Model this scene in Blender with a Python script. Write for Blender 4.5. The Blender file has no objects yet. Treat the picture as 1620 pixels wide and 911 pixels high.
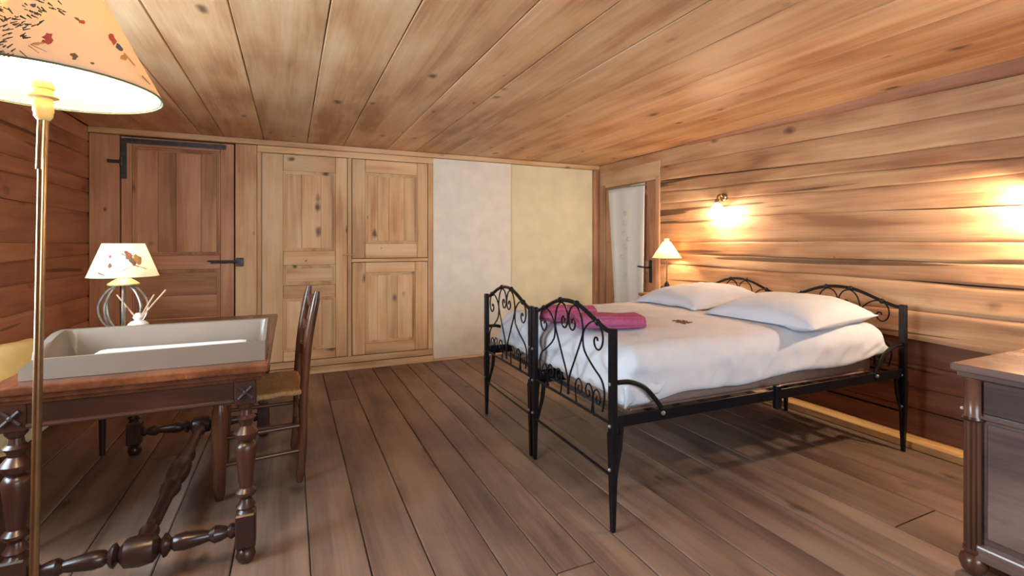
import bpy, bmesh, math, random
from mathutils import Vector, Matrix, Euler, noise
from mathutils.bvhtree import BVHTree
random.seed(7)
PI = math.pi
SC = bpy.context.scene
COL = SC.collection

# ------------------------------------------------------------------ camera
F_PX, CXP, HYP, CAM_H, YAW = 769.0, 810.0, 385.0, 1.2, math.radians(24.5)
cd = bpy.data.cameras.new('camera'); cam = bpy.data.objects.new('camera', cd); COL.objects.link(cam)
cam.location = (0, 0, CAM_H); cam.rotation_euler = (PI/2, 0, -YAW)
cd.sensor_width = 36; cd.lens = F_PX/1620*36; cd.shift_y = -(455.5-HYP)/1620; cd.clip_start = .02
SC.camera = cam

# ------------------------------------------------------------------ world, exposure, daylight
SC.view_settings.view_transform = 'Standard'; SC.view_settings.look = 'None'
SC.view_settings.gamma = 1; SC.view_settings.use_curve_mapping = False
SC.view_settings.exposure = 1.34
w = bpy.data.worlds.new('sky'); SC.world = w; w.use_nodes = True
w.node_tree.nodes['Background'].inputs[0].default_value = (.62, .78, 1, 1)
w.node_tree.nodes['Background'].inputs[1].default_value = 1.0

def area_light(name, loc, rot, sx, sy, power, col):
    l = bpy.data.lights.new(name, 'AREA'); l.shape = 'RECTANGLE'; l.size = sx; l.size_y = sy
    l.energy = power; l.color = col
    o = bpy.data.objects.new(name, l); COL.objects.link(o); o.location = loc; o.rotation_euler = rot
    return o
DAY = (.84, .875, 1.0)
area_light('daylight_side_window', (-1.66, 1.93, 1.34), (0, -PI/2, 0), 1.06, 1.16, 56, DAY)
area_light('daylight_front_window', (1.0, -1.42, 1.36), (PI/2, 0, 0), 1.5, 1.1, 34, DAY)
WARM = (1.0, .78, .53)
def point_light(name, loc, power, rad=.03, col=WARM):
    l = bpy.data.lights.new(name, 'POINT'); l.energy = power; l.shadow_soft_size = rad; l.color = col
    o = bpy.data.objects.new(name, l); COL.objects.link(o); o.location = loc
    return o

# ------------------------------------------------------------------ pixel helpers
SN, CN = math.sin(YAW), math.cos(YAW)
def ray(px, py):
    u = (px-CXP)/F_PX
    return Vector((SN+u*CN, CN-u*SN, -(py-HYP)/F_PX))
CAMP = Vector((0, 0, CAM_H))
def aty(px, py, Y): r = ray(px, py); return CAMP + r*(Y/r.y)
def atx(px, py, X): r = ray(px, py); return CAMP + r*(X/r.x)
def atz(px, py, z): r = ray(px, py); return CAMP + r*((z-CAM_H)/r.z)

# ------------------------------------------------------------------ materials
MATS = {}
def new_mat(name):
    m = bpy.data.materials.new(name); m.use_nodes = True
    nt = m.node_tree; b = nt.nodes['Principled BSDF']
    MATS[name] = m
    return m, nt, b
def N(nt, t, **kw):
    n = nt.nodes.new(t)
    for k, v in kw.items(): setattr(n, k, v)
    return n
def lin(r, g, b):
    f = lambda c: (c/255/12.92 if c/255 <= .04045 else ((c/255+.055)/1.055)**2.4)
    return (f(r), f(g), f(b), 1)
def flat(name, rgb, rough=.6, metal=0, spec=.5, noise_amt=.12, nscale=30, bump=0):
    m, nt, b = new_mat(name)
    b.inputs['Roughness'].default_value = rough; b.inputs['Metallic'].default_value = metal
    b.inputs['Specular IOR Level'].default_value = spec
    tc = N(nt, 'ShaderNodeTexCoord'); n = N(nt, 'ShaderNodeTexNoise')
    n.inputs['Scale'].default_value = nscale; n.inputs['Detail'].default_value = 5
    nt.links.new(tc.outputs['Object'], n.inputs['Vector'])
    r = N(nt, 'ShaderNodeValToRGB'); c = lin(*rgb)
    r.color_ramp.elements[0].position = .3; r.color_ramp.elements[1].position = .7
    r.color_ramp.elements[0].color = tuple(x*(1-noise_amt) for x in c[:3])+(1,)
    r.color_ramp.elements[1].color = tuple(min(1, x*(1+noise_amt)) for x in c[:3])+(1,)
    nt.links.new(n.outputs['Fac'], r.inputs['Fac']); nt.links.new(r.outputs['Color'], b.inputs['Base Color'])
    if bump:
        bp = N(nt, 'ShaderNodeBump'); bp.inputs['Strength'].default_value = bump; bp.inputs['Distance'].default_value = .01
        nt.links.new(n.outputs['Fac'], bp.inputs['Height']); nt.links.new(bp.outputs['Normal'], b.inputs['Normal'])
    return m
def emit(name, rgb, strength):
    m, nt, b = new_mat(name)
    b.inputs['Base Color'].default_value = lin(*rgb)
    b.inputs['Emission Color'].default_value = lin(*rgb); b.inputs['Emission Strength'].default_value = strength
    return m
def wood(name, dark, mid, light, axis='Y', knots=1.0, rough=.6, spec=.35, across=9.0, along=.7, vary=.22, bump=.25, crack=0.0, knot_den=1.0, depth='Z'):
    m, nt, b = new_mat(name); L = nt.links.new
    b.inputs['Specular IOR Level'].default_value = spec
    tc = N(nt, 'ShaderNodeTexCoord'); oi = N(nt, 'ShaderNodeObjectInfo')
    mul = N(nt, 'ShaderNodeMath', operation='MULTIPLY'); mul.inputs[1].default_value = 61.0
    L(oi.outputs['Random'], mul.inputs[0])
    cb = N(nt, 'ShaderNodeCombineXYZ'); L(mul.outputs[0], cb.inputs[0]); L(mul.outputs[0], cb.inputs[1]); L(mul.outputs[0], cb.inputs[2])
    add = N(nt, 'ShaderNodeVectorMath', operation='ADD'); L(tc.outputs['Object'], add.inputs[0]); L(cb.outputs[0], add.inputs[1])
    def mapped(al, ac, flat2=False):
        mp = N(nt, 'ShaderNodeMapping'); L(add.outputs[0], mp.inputs['Vector'])
        mp.inputs['Scale'].default_value = tuple(al if a == axis else (0 if flat2 and a == depth else ac) for a in 'XYZ')
        return mp
    m1 = mapped(along, across)
    n1 = N(nt, 'ShaderNodeTexNoise'); n1.inputs['Scale'].default_value = 1; n1.inputs['Detail'].default_value = 5; n1.inputs['Distortion'].default_value = .9
    L(m1.outputs[0], n1.inputs['Vector'])
    m2 = mapped(3.0, 85); n2 = N(nt, 'ShaderNodeTexNoise'); n2.inputs['Scale'].default_value = 1; n2.inputs['Detail'].default_value = 4
    L(m2.outputs[0], n2.inputs['Vector'])
    m4 = mapped(1.1, 2.2); n4 = N(nt, 'ShaderNodeTexNoise'); n4.inputs['Scale'].default_value = 1.3; n4.inputs['Detail'].default_value = 3
    L(m4.outputs[0], n4.inputs['Vector'])
    a1 = N(nt, 'ShaderNodeMath', operation='MULTIPLY_ADD'); a1.inputs[1].default_value = .44; L(n1.outputs['Fac'], a1.inputs[0])
    s2 = N(nt, 'ShaderNodeMath', operation='MULTIPLY'); s2.inputs[1].default_value = .14; L(n2.outputs['Fac'], s2.inputs[0]); L(s2.outputs[0], a1.inputs[2])
    a2 = N(nt, 'ShaderNodeMath', operation='MULTIPLY_ADD'); a2.inputs[1].default_value = .42; L(n4.outputs['Fac'], a2.inputs[0]); L(a1.outputs[0], a2.inputs[2])
    r = N(nt, 'ShaderNodeValToRGB'); e = r.color_ramp.elements
    e[0].position = .38; e[0].color = lin(*dark); e[1].position = .62; e[1].color = lin(*light)
    k = e.new(.5); k.color = lin(*mid)
    L(a2.outputs[0], r.inputs['Fac'])
    hs = N(nt, 'ShaderNodeHueSaturation'); L(r.outputs['Color'], hs.inputs['Color'])
    v = N(nt, 'ShaderNodeMapRange'); v.inputs['To Min'].default_value = 1-vary; v.inputs['To Max'].default_value = 1+vary*.6
    L(oi.outputs['Random'], v.inputs['Value']); L(v.outputs[0], hs.inputs['Value'])
    col = hs.outputs['Color']
    if knots > 0:
        mk_ = mapped(3.2*knot_den, 5.6*knot_den, True); vo = N(nt, 'ShaderNodeTexVoronoi'); vo.inputs['Scale'].default_value = 1
        nd = N(nt, 'ShaderNodeTexNoise'); nd.inputs['Scale'].default_value = 14; L(add.outputs[0], nd.inputs['Vector'])
        mx = N(nt, 'ShaderNodeVectorMath', operation='MULTIPLY_ADD'); mx.inputs[1].default_value = (.16, .16, .16)
        L(nd.outputs['Color'], mx.inputs[0]); L(mk_.outputs[0], mx.inputs[2]); L(mx.outputs[0], vo.inputs['Vector'])
        sp = N(nt, 'ShaderNodeSeparateColor'); L(vo.outputs['Color'], sp.inputs[0])
        gt = N(nt, 'ShaderNodeMapRange'); gt.inputs['From Min'].default_value = .2; gt.inputs['From Max'].default_value = 1.0
        gt.inputs['To Min'].default_value = .025; gt.inputs['To Max'].default_value = .17; L(sp.outputs[0], gt.inputs['Value'])
        gm = N(nt, 'ShaderNodeMath', operation='MAXIMUM'); gm.inputs[1].default_value = .0005; L(gt.outputs[0], gm.inputs[0])
        dv = N(nt, 'ShaderNodeMath', operation='DIVIDE'); L(vo.outputs['Distance'], dv.inputs[0]); L(gm.outputs[0], dv.inputs[1])
        kr = N(nt, 'ShaderNodeMapRange'); kr.inputs['From Min'].default_value = .45; kr.inputs['From Max'].default_value = 1.25
        kr.inputs['To Min'].default_value = knots; kr.inputs['To Max'].default_value = 0; L(dv.outputs[0], kr.inputs['Value'])
        mc = N(nt, 'ShaderNodeMix', data_type='RGBA'); L(kr.outputs[0], mc.inputs['Factor']); L(col, mc.inputs['A'])
        mc.inputs['B'].default_value = tuple(x*.22 for x in lin(*dark)[:3])+(1,)
        col = mc.outputs['Result']
    if crack > 0:
        m5 = mapped(.4, 11); n5 = N(nt, 'ShaderNodeTexNoise'); n5.inputs['Scale'].default_value = 1; n5.inputs['Detail'].default_value = 2; n5.inputs['Distortion'].default_value = .3
        L(m5.outputs[0], n5.inputs['Vector'])
        cr = N(nt, 'ShaderNodeMapRange'); cr.inputs['From Min'].default_value = .345; cr.inputs['From Max'].default_value = .36
        cr.inputs['To Min'].default_value = crack; cr.inputs['To Max'].default_value = 0; L(n5.outputs['Fac'], cr.inputs['Value'])
        mc = N(nt, 'ShaderNodeMix', data_type='RGBA'); L(cr.outputs[0], mc.inputs['Factor']); L(col, mc.inputs['A'])
        mc.inputs['B'].default_value = tuple(x*.2 for x in lin(*dark)[:3])+(1,)
        col = mc.outputs['Result']
    L(col, b.inputs['Base Color'])
    rr = N(nt, 'ShaderNodeMapRange'); rr.inputs['To Min'].default_value = rough-.1; rr.inputs['To Max'].default_value = min(1, rough+.1)
    L(n1.outputs['Fac'], rr.inputs['Value']); L(rr.outputs[0], b.inputs['Roughness'])
    bp = N(nt, 'ShaderNodeBump'); bp.inputs['Strength'].default_value = bump; bp.inputs['Distance'].default_value = .004
    L(a2.outputs[0], bp.inputs['Height']); L(bp.outputs['Normal'], b.inputs['Normal'])
    return m
def translucent(name, rgb, mix=.5, rough=.9):
    m, nt, b = new_mat(name); L = nt.links.new
    b.inputs['Base Color'].default_value = lin(*rgb); b.inputs['Roughness'].default_value = rough
    b.inputs['Specular IOR Level'].default_value = .2
    t = N(nt, 'ShaderNodeBsdfTranslucent'); t.inputs['Color'].default_value = lin(*rgb)
    mx = N(nt, 'ShaderNodeMixShader'); mx.inputs[0].default_value = mix
    L(b.outputs[0], mx.inputs[1]); L(t.outputs[0], mx.inputs[2]); L(mx.outputs[0], nt.nodes['Material Output'].inputs['Surface'])
    return m
def glass(name, tint=(235, 245, 245), gloss=.12):
    m, nt, b = new_mat(name); L = nt.links.new
    t = N(nt, 'ShaderNodeBsdfTransparent'); t.inputs['Color'].default_value = lin(*tint)
    g = N(nt, 'ShaderNodeBsdfGlossy'); g.inputs['Roughness'].default_value = .03
    mx = N(nt, 'ShaderNodeMixShader'); mx.inputs[0].default_value = gloss
    L(t.outputs[0], mx.inputs[1]); L(g.outputs[0], mx.inputs[2]); L(mx.outputs[0], nt.nodes['Material Output'].inputs['Surface'])
    return m

PINE = dict(dark=(150, 98, 58), mid=(192, 140, 92), light=(214, 168, 118))
W_CEIL = wood('ceiling_pine', (174, 124, 84), (208, 163, 120), (226, 190, 150), 'Y', .85, .55, across=7, vary=.16)
W_LOG = wood('log_pine', (158, 108, 74), (194, 146, 106), (214, 172, 130), 'Y', .85, .6, across=8, vary=.1, crack=.8, bump=.5, depth='X')
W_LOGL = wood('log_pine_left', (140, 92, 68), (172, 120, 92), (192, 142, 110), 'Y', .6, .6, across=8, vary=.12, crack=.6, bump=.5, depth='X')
W_LOGD = wood('log_pine_shaded', (104, 62, 44), (134, 84, 60), (156, 104, 76), 'Y', .7, .65, across=8, vary=.12, crack=.7, bump=.5, depth='X')  # darker log pine: shade on the lower right wall put into the colour
W_FLOOR = wood('floor_wood', (98, 76, 66), (130, 106, 92), (152, 128, 112), 'Y', .6, .5, spec=.4, across=7, vary=.2, bump=.3, knot_den=.8)
W_PX = wood('pine_across', (192, 142, 98), (222, 180, 134), (236, 202, 160), 'X', .9, .55, vary=.1, depth='Y')
W_PZ = wood('pine_upright', (192, 142, 98), (222, 180, 134), (236, 202, 160), 'Z', .9, .55, vary=.1, depth='Y')
W_DX = wood('door_pine_across', (162, 112, 82), (196, 146, 110), (214, 168, 132), 'X', .8, .55, vary=.1, depth='Y')
W_DZ = wood('door_pine_upright', (162, 112, 82), (196, 146, 110), (214, 168, 132), 'Z', .8, .55, vary=.1, depth='Y')
W_BACK = flat('dark_backing_wood', (70, 45, 28), .8)  # dark wood behind the planks, logs, panels and doors
W_TABX = wood('walnut_across', (34, 18, 15), (56, 31, 25), (80, 46, 34), 'X', 0, .3, spec=.6, vary=.1, bump=.1)
W_TABY = wood('walnut_lengthwise', (34, 18, 15), (56, 31, 25), (80, 46, 34), 'Y', 0, .3, spec=.6, vary=.1, bump=.1)
W_TABZ = wood('walnut_upright', (34, 18, 15), (56, 31, 25), (80, 46, 34), 'Z', 0, .3, spec=.6, vary=.1, bump=.1)
W_TOP = wood('walnut_top_lit', (66, 36, 23), (98, 56, 36), (126, 76, 48), 'Y', 0, .25, spec=.6, vary=.1, bump=.1)  # lighter than the other walnut: warm light on the top put into colour
W_CHZ = wood('chair_wood', (56, 30, 20), (86, 50, 32), (116, 72, 48), 'Z', 0, .28, spec=.6, vary=.1, bump=.1)
W_CHX = wood('chair_wood_across', (56, 30, 20), (86, 50, 32), (116, 72, 48), 'X', 0, .3, spec=.6, vary=.1, bump=.1)
W_DRZ = wood('dresser_wood', (70, 50, 44), (104, 78, 70), (136, 108, 98), 'Y', .3, .25, spec=.7, across=5, vary=.1, bump=.1, knot_den=.6)
W_DRC = wood('dresser_column_wood', (66, 38, 28), (98, 60, 44), (120, 80, 60), 'Z', 0, .25, spec=.6, vary=.1, bump=.1)
W_NIGHT = wood('nightstand_wood', (120, 72, 40), (160, 104, 62), (184, 130, 84), 'X', .3, .45, vary=.1)
RUSH = flat('rush_seat', (176, 134, 88), .75, nscale=60, noise_amt=.3, bump=.4)
IRON = flat('black_iron', (30, 30, 36), .32, .6, .6, .25, 40)
CARVED = flat('dark_carving', (40, 22, 18), .6)
IRON_OLD = flat('grey_forged_iron', (84, 82, 84), .5, .5, .5, .3, 30, .3)
IRON_CAGE = flat('pale_wrought_iron', (150, 146, 140), .35, .7, .6, .3, 40)
BRASS = flat('aged_brass', (160, 132, 98), .25, .9, .6, .15, 20)
PLASTER_W = flat('white_plaster', (238, 232, 220), .9, 0, .2, .06, 7, .35)
PLASTER_Y = flat('cream_plaster', (232, 222, 190), .9, 0, .2, .06, 6, .35)
LINEN = flat('white_linen', (206, 207, 214), .85, 0, .2, .03, 12, .08)
MATTRESS = flat('pink_beige_ticking', (150, 122, 110), .85, 0, .2, .08, 40)
TOWEL = flat('magenta_terry', (172, 88, 124), .95, 0, .1, .14, 90, .5)
CURTAIN = translucent('sheer_white_curtain', (244, 242, 236), .15)
EMBROID = flat('grey_embroidery', (206, 200, 190), .8)
EMBROID_B = flat('brown_embroidery', (110, 58, 30), .8, noise_amt=.4, nscale=120)
TRAY = flat('grey_padded_vinyl', (116, 106, 98), .38, 0, .5, .03, 10)
TRAY_IN = flat('white_mat_edge', (226, 226, 230), .5, 0, .4, .02, 10)
SHADE_BIG = translucent('cream_lamp_shade', (236, 206, 180), .22)
SHADE_IN = translucent('pale_yellow_shade_lining', (200, 182, 128), .3)
SHADE_SM = translucent('white_printed_shade', (246, 236, 220), .45)
SHADE_BED = translucent('warm_white_shade', (250, 232, 196), .55)
PIPING = flat('grey_green_piping', (96, 108, 92), .7)
PIPING_L = flat('pale_green_piping', (186, 206, 160), .7)
CREAM_METAL = flat('cream_painted_metal', (214, 190, 136), .4, .1, .5, .08, 30)
SOFA = flat('cream_yellow_upholstery', (252, 238, 184), .85, 0, .2, .06, 12, .15)
CERAM = flat('white_ceramic', (236, 232, 226), .2, 0, .6, .03, 10)
REED = flat('pale_reed', (206, 170, 132), .6, 0, .3, .15, 40)
GLASS = glass('window_glass', gloss=.06)
JAR = glass('clear_jar_glass', (246, 244, 240), .3)
BULB = emit('glowing_bulb', (255, 222, 160), 8)
FROST = emit('lit_frosted_glass', (255, 236, 200), 4)
DARKPRINT = flat('print_dark_green', (74, 74, 52), .9, noise_amt=.3)
REDPRINT = flat('print_red', (196, 88, 72), .9, noise_amt=.3)
BROWNPRINT = flat('print_brown', (140, 104, 78), .9, noise_amt=.3)
BLUEPRINT = flat('print_slate', (92, 92, 108), .9, noise_amt=.3)
OCHREPRINT = flat('print_ochre', (214, 156, 90), .9, noise_amt=.3)
WIN_PAINT = flat('window_frame_paint', (150, 104, 66), .5)

# ------------------------------------------------------------------ geometry helpers
class G:
    def __init__(s, v=None, f=None): s.v = list(v or []); s.f = list(f or [])
    def add(s, g):
        n = len(s.v); s.v += g.v; s.f += [tuple(i+n for i in f) for f in g.f]; return s
    def xf(s, M): s.v = [tuple(M @ Vector(p)) for p in s.v]; return s
    def mv(s, x, y, z): s.v = [(p[0]+x, p[1]+y, p[2]+z) for p in s.v]; return s
def mk(name, g, mat, parent=None, smooth=False, loc=None, rot=None):
    me = bpy.data.meshes.new(name); me.from_pydata([tuple(p) for p in g.v], [], g.f); me.update()
    bm = bmesh.new(); bm.from_mesh(me); bmesh.ops.recalc_face_normals(bm, faces=bm.faces); bm.to_mesh(me); bm.free()
    me.materials.append(mat)
    if smooth:
        for p in me.polygons: p.use_smooth = True
        if smooth != 'all': me.set_sharp_from_angle(angle=math.radians(smooth if smooth is not True else 40))
    o = bpy.data.objects.new(name, me); COL.objects.link(o)
    if parent: o.parent = parent
    if loc: o.location = loc
    if rot: o.rotation_euler = rot
    return o
def tag(o, label, cat, group=None):
    o['label'] = label; o['category'] = cat
    if group: o['group'] = group
    return o
def struct(o, label=None):
    o['kind'] = 'structure'
    if label: o['label'] = label
    return o
def empty(name, loc=(0, 0, 0), rz=0):
    o = bpy.data.objects.new(name, None); COL.objects.link(o); o.location = loc; o.rotation_euler = (0, 0, rz); o.empty_display_size = .05
    return o
def box(x0, x1, y0, y1, z0, z1, bev=0.0, seg=1):
    v = [(x, y, z) for x in (x0, x1) for y in (y0, y1) for z in (z0, z1)]
    f = [(0, 1, 3, 2), (4, 6, 7, 5), (0, 4, 5, 1), (2, 3, 7, 6), (0, 2, 6, 4), (1, 5, 7, 3)]
    if not bev: return G(v, f)
    bm = bmesh.new(); vs = [bm.verts.new(p) for p in v]
    for q in f: bm.faces.new([vs[i] for i in q])
    bmesh.ops.bevel(bm, geom=list(bm.edges), offset=bev, segments=seg, affect='EDGES', profile=.5)
    bm.verts.index_update()
    g = G([tuple(p.co) for p in bm.verts], [tuple(q.index for q in fc.verts) for fc in bm.faces]); bm.free()
    return g
def lathe(prof, seg=20, cap=True):
    g = G(); n = len(prof)
    for (r, z) in prof:
        for k in range(seg):
            a = 2*PI*k/seg; g.v.append((r*math.cos(a), r*math.sin(a), z))
    for i in range(n-1):
        for k in range(seg):
            k2 = (k+1) % seg; g.f.append((i*seg+k, i*seg+k2, (i+1)*seg+k2, (i+1)*seg+k))
    if cap:
        g.f.append(tuple(range(seg-1, -1, -1))); g.f.append(tuple((n-1)*seg+k for k in range(seg)))
    return g
def smooth_path(pts, n=6):
    P = [Vector(p) for p in pts]; out = []
    for i in range(len(P)-1):
        p0 = P[i-1] if i else P[0]*2-P[1]; p1, p2 = P[i], P[i+1]; p3 = P[i+2] if i+2 < len(P) else P[-1]*2-P[-2]
        for k in range(n):
            t = k/n
            out.append(.5*((2*p1)+(p2-p0)*t+(2*p0-5*p1+4*p2-p3)*t*t+(3*p1-p0-3*p2+p3)*t**3))
    out.append(P[-1]); return out
def tube(pts, r, seg=8):
    P = [Vector(p) for p in pts]; g = G(); n = len(P)
    rr = r if isinstance(r, (list, tuple)) else [r]*n
    t = (P[1]-P[0]).normalized(); up = Vector((0, 0, 1)) if abs(t.z) < .9 else Vector((1, 0, 0))
    a = t.cross(up).normalized()
    for i in range(n):
        t = (P[min(i+1, n-1)]-P[max(i-1, 0)]).normalized()
        a = (a-t*a.dot(t)).normalized(); b = t.cross(a)
        for k in range(seg):
            an = 2*PI*k/seg; g.v.append(tuple(P[i]+(a*math.cos(an)+b*math.sin(an))*rr[i]))
    for i in range(n-1):
        for k in range(seg):
            k2 = (k+1) % seg; g.f.append((i*seg+k, i*seg+k2, (i+1)*seg+k2, (i+1)*seg+k))
    g.f.append(tuple(range(seg-1, -1, -1))); g.f.append(tuple((n-1)*seg+k for k in range(seg)))
    return g
def sphere(c, r, seg=12, rings=8, sz=1):
    pr = [(max(.0005, r*math.sin(PI*i/rings)), -r*sz*math.cos(PI*i/rings)) for i in range(rings+1)]
    return lathe(pr, seg).mv(*c)
def nz(x, y=0, z=0): return noise.noise(Vector((x, y, z)))

# ------------------------------------------------------------------ the room
XL, XR, YN, YF, ZC = -1.44, 3.34, -1.2, 4.85, 2.12
floor = struct(mk('floor', box(XL-.1, XR+.1, YN-.1, YF+.1, -.12, -.03), W_BACK))
fb = [-1.44, -1.21, -.97, -.725, -.46, -.2, .067, .27, .479, .715, .88, 1.05, 1.214, 1.385, 1.6, 1.825, 2.05, 2.33, 2.64, 2.84, 3.06, 3.34]
def plank_geo(x0, x1, y0, y1, z0, z1, gap, up, seed):
    g = G(); n = max(2, int((y1-y0)/.25))
    for i in range(n+1):
        y = y0+(y1-y0)*i/n
        wob = lambda k: .0022*nz(y*1.3, seed*3.1+k*7.7)
        a, b = x0+gap+wob(0), x1-gap+wob(1); c = .004
        zz = z1 if up else z0; s = -1 if up else 1
        h = .0018*nz(y*.8, seed*5.3)
        ring = [(a, z0 if up else z1), (a, zz+s*c), (a+c, zz+h), (b-c, zz+h), (b, zz+s*c), (b, z0 if up else z1)]
        g.v += [(x, y, z) for x, z in ring]
    for i in range(n):
        for k in range(6): g.f.append((i*6+k, i*6+(k+1) % 6, (i+1)*6+(k+1) % 6, (i+1)*6+k))
    g.f.append(tuple(range(5, -1, -1))); g.f.append(tuple(n*6+k for k in range(6)))
    return g
cuts = {10: 1.54, 3: 3.3, 14: 2.9, 17: 1.2, 7: 3.95, 19: 2.3, 12: .9}
for i in range(len(fb)-1):
    spans = [(YN, YF)] if i not in cuts else [(YN, cuts[i]-.003), (cuts[i]+.003, YF)]
    for (a, b) in spans:
        mk('floor_plank', plank_geo(fb[i], fb[i+1], a, b, -.035, 0, .002, True, i+a), W_FLOOR, floor)
ceiling = struct(mk('ceiling', box(XL-.1, XR+.1, YN-.1, YF+.1, ZC+.03, ZC+.1), W_BACK))
cb_ = [-1.44, -1.06, -.69, -.52, -.215, .14, .455, .86, 1.14, 1.45, 1.77, 2.09, 2.44, 2.76, 3.06, 3.34]
for i in range(len(cb_)-1):
    mk('ceiling_plank', plank_geo(cb_[i], cb_[i+1], YN, YF, ZC, ZC+.04, .002, False, i+40), W_CEIL, ceiling)

def log_geo(xf, xb, zb0, zb1, y0, y1, seed):
    """a squared log; its face at x = xf, its back at x = xb; zb0, zb1: functions of y"""
    g = G(); n = max(3, int((y1-y0)/.06)); s = 1 if xb > xf else -1; R = 13
    for i in range(n+1):
        y = y0+(y1-y0)*i/n; a, b = zb0(y), zb1(y); h = b-a
        ga = .0008+.010*max(0, nz(y*1.1, seed*2.3)-.05)**1.4; gb = .0008+.010*max(0, nz(y*1.1, (seed+1)*2.3)-.05)**1.4
        row = [(xb, a+.001)]
        for k in range(R):
            t = k/(R-1); e = min(t, 1-t)*h
            rnd = .006*max(0, 1-e/.007)**2
            z = a+ga+(h-ga-gb)*t
            row.append((xf+s*(rnd+.005*nz(y*1.6, z*6, seed)+.0025*nz(y*7, z*20, seed)), z))
        row.append((xb, b-.001)); g.v += [(x, y, z) for x, z in row]
    m = R+2
    for i in range(n):
        for k in range(m): g.f.append((i*m+k, i*m+(k+1) % m, (i+1)*m+(k+1) % m, (i+1)*m+k))
    g.f.append(tuple(range(m-1, -1, -1))); g.f.append(tuple(n*m+k for k in range(m)))
    return g
# right wall: hewn logs
wall_right = struct(mk('wall_right', box(XR+.14, XR+.22, YN-.1, YF+.1, 0, ZC+.05), W_BACK))
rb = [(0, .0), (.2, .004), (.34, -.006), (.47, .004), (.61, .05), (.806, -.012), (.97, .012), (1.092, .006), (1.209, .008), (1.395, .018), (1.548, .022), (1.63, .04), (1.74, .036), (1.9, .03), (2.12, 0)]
def bnd(k, b):
    z, s = b[k]
    return (lambda y: z) if k in (0, len(b)-1) else (lambda y: z+s*(y-1.15)*.8+.014*nz(y*.75, k*9.1)+.005*nz(y*3.1, k*4.4))
DY0, DY1 = 3.84, 4.70     # the door opening in the right wall
for k in range(len(rb)-1):
    spans = [(YN, DY0-.06)] if rb[k][0] < 1.87 else [(YN, YF)]
    for (a, b) in spans:
        mk('log', log_geo(XR+(.085 if k < 4 else 0), XR+.145, bnd(k, rb), bnd(k+1, rb), a, b, k), W_LOGD if k < 4 else W_LOG, wall_right, 50)  # lower courses carry their shade in the darker colour
# left wall: logs with a window nearer the camera than the picture shows
wall_left = struct(mk('wall_left', G().add(box(XL-.14, XL-.09, YN-.1, 1.35, 0, ZC+.05)).add(box(XL-.14, XL-.09, 2.51, YF+.1, 0, ZC+.05)).add(box(XL-.14, XL-.09, 1.35, 2.51, 0, .79)).add(box(XL-.14, XL-.09, 1.35, 2.51, 1.877, ZC+.05)), W_BACK))
lb = [(0, 0), (.2, 0), (.4, .002), (.6, -.004), (.79, 0), (.96, .002), (1.09, .03), (1.205, -.005), (1.45, -.01), (1.605, -.01), (1.70, .005), (1.877, .008), (2.0, 0.0), (2.12, 0)]
for k in range(len(lb)-1):
    mid = (lb[k][0]+lb[k+1][0])/2
    for (a, b) in ([(YN, 1.35), (2.51, YF)] if .79 < mid < 1.877 else [(YN, YF)]):
        z0 = (lambda y, z=lb[k][0], s=lb[k][1], q=k: z+s*(y-3.5)*.7+(.006*nz(y*1.1, q*5.7+90) if 0 < q else 0))
        z1 = (lambda y, z=lb[k+1][0], s=lb[k+1][1], q=k+1: z+s*(y-3.5)*.7+(.006*nz(y*1.1, q*5.7+90) if q < len(lb)-1 else 0))
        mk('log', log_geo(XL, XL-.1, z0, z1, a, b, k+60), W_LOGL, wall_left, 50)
# near wall, behind the camera, with the second window
wf = G().add(box(XL-.1, .2, YN-.12, YN, 0, ZC+.05)).add(box(1.8, XR+.1, YN-.12, YN, 0, ZC+.05)).add(box(.2, 1.8, YN-.12, YN, 0, .78)).add(box(.2, 1.8, YN-.12, YN, 1.92, ZC+.05))
wall_front = struct(mk('wall_front', wf, W_PX))
def window(name, horiz, a0, a1, z0, z1, plane):
    """casement in a wall; horiz 'X' or 'Y' is the direction it runs"""
    def B(a, b, c, d, t0=-.04, t1=.04):
        return box(a, b, plane+t0, plane+t1, c, d, .004) if horiz == 'X' else box(plane+t0, plane+t1, a, b, c, d, .004)
    w_ = struct(mk(name, G().add(B(a0, a1, z0, z0+.05)).add(B(a0, a1, z1-.05, z1)).add(B(a0, a0+.05, z0, z1)).add(B(a1-.05, a1, z0, z1)), WIN_PAINT))
    am = (a0+a1)/2; zm = (z0+z1)/2
    mk('mullion', B(am-.025, am+.025, z0+.05, z1-.05, -.03, .03), WIN_PAINT, w_)
    for (a, b) in ((a0+.05, am-.025), (am+.025, a1-.05)):
        mk('glazing_bar', B(a, b, zm-.012, zm+.012, -.02, .02), WIN_PAINT, w_)
        for (c, d) in ((z0+.05, zm-.012), (zm+.012, z1-.05)): mk('pane', B(a, b, c, d, -.002, .002), GLASS, w_)
window('window_1', 'Y', 1.35, 2.51, .79, 1.877, XL-.06)
window('window_2', 'X', .2, 1.8, .78, 1.92, YN-.06)

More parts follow.
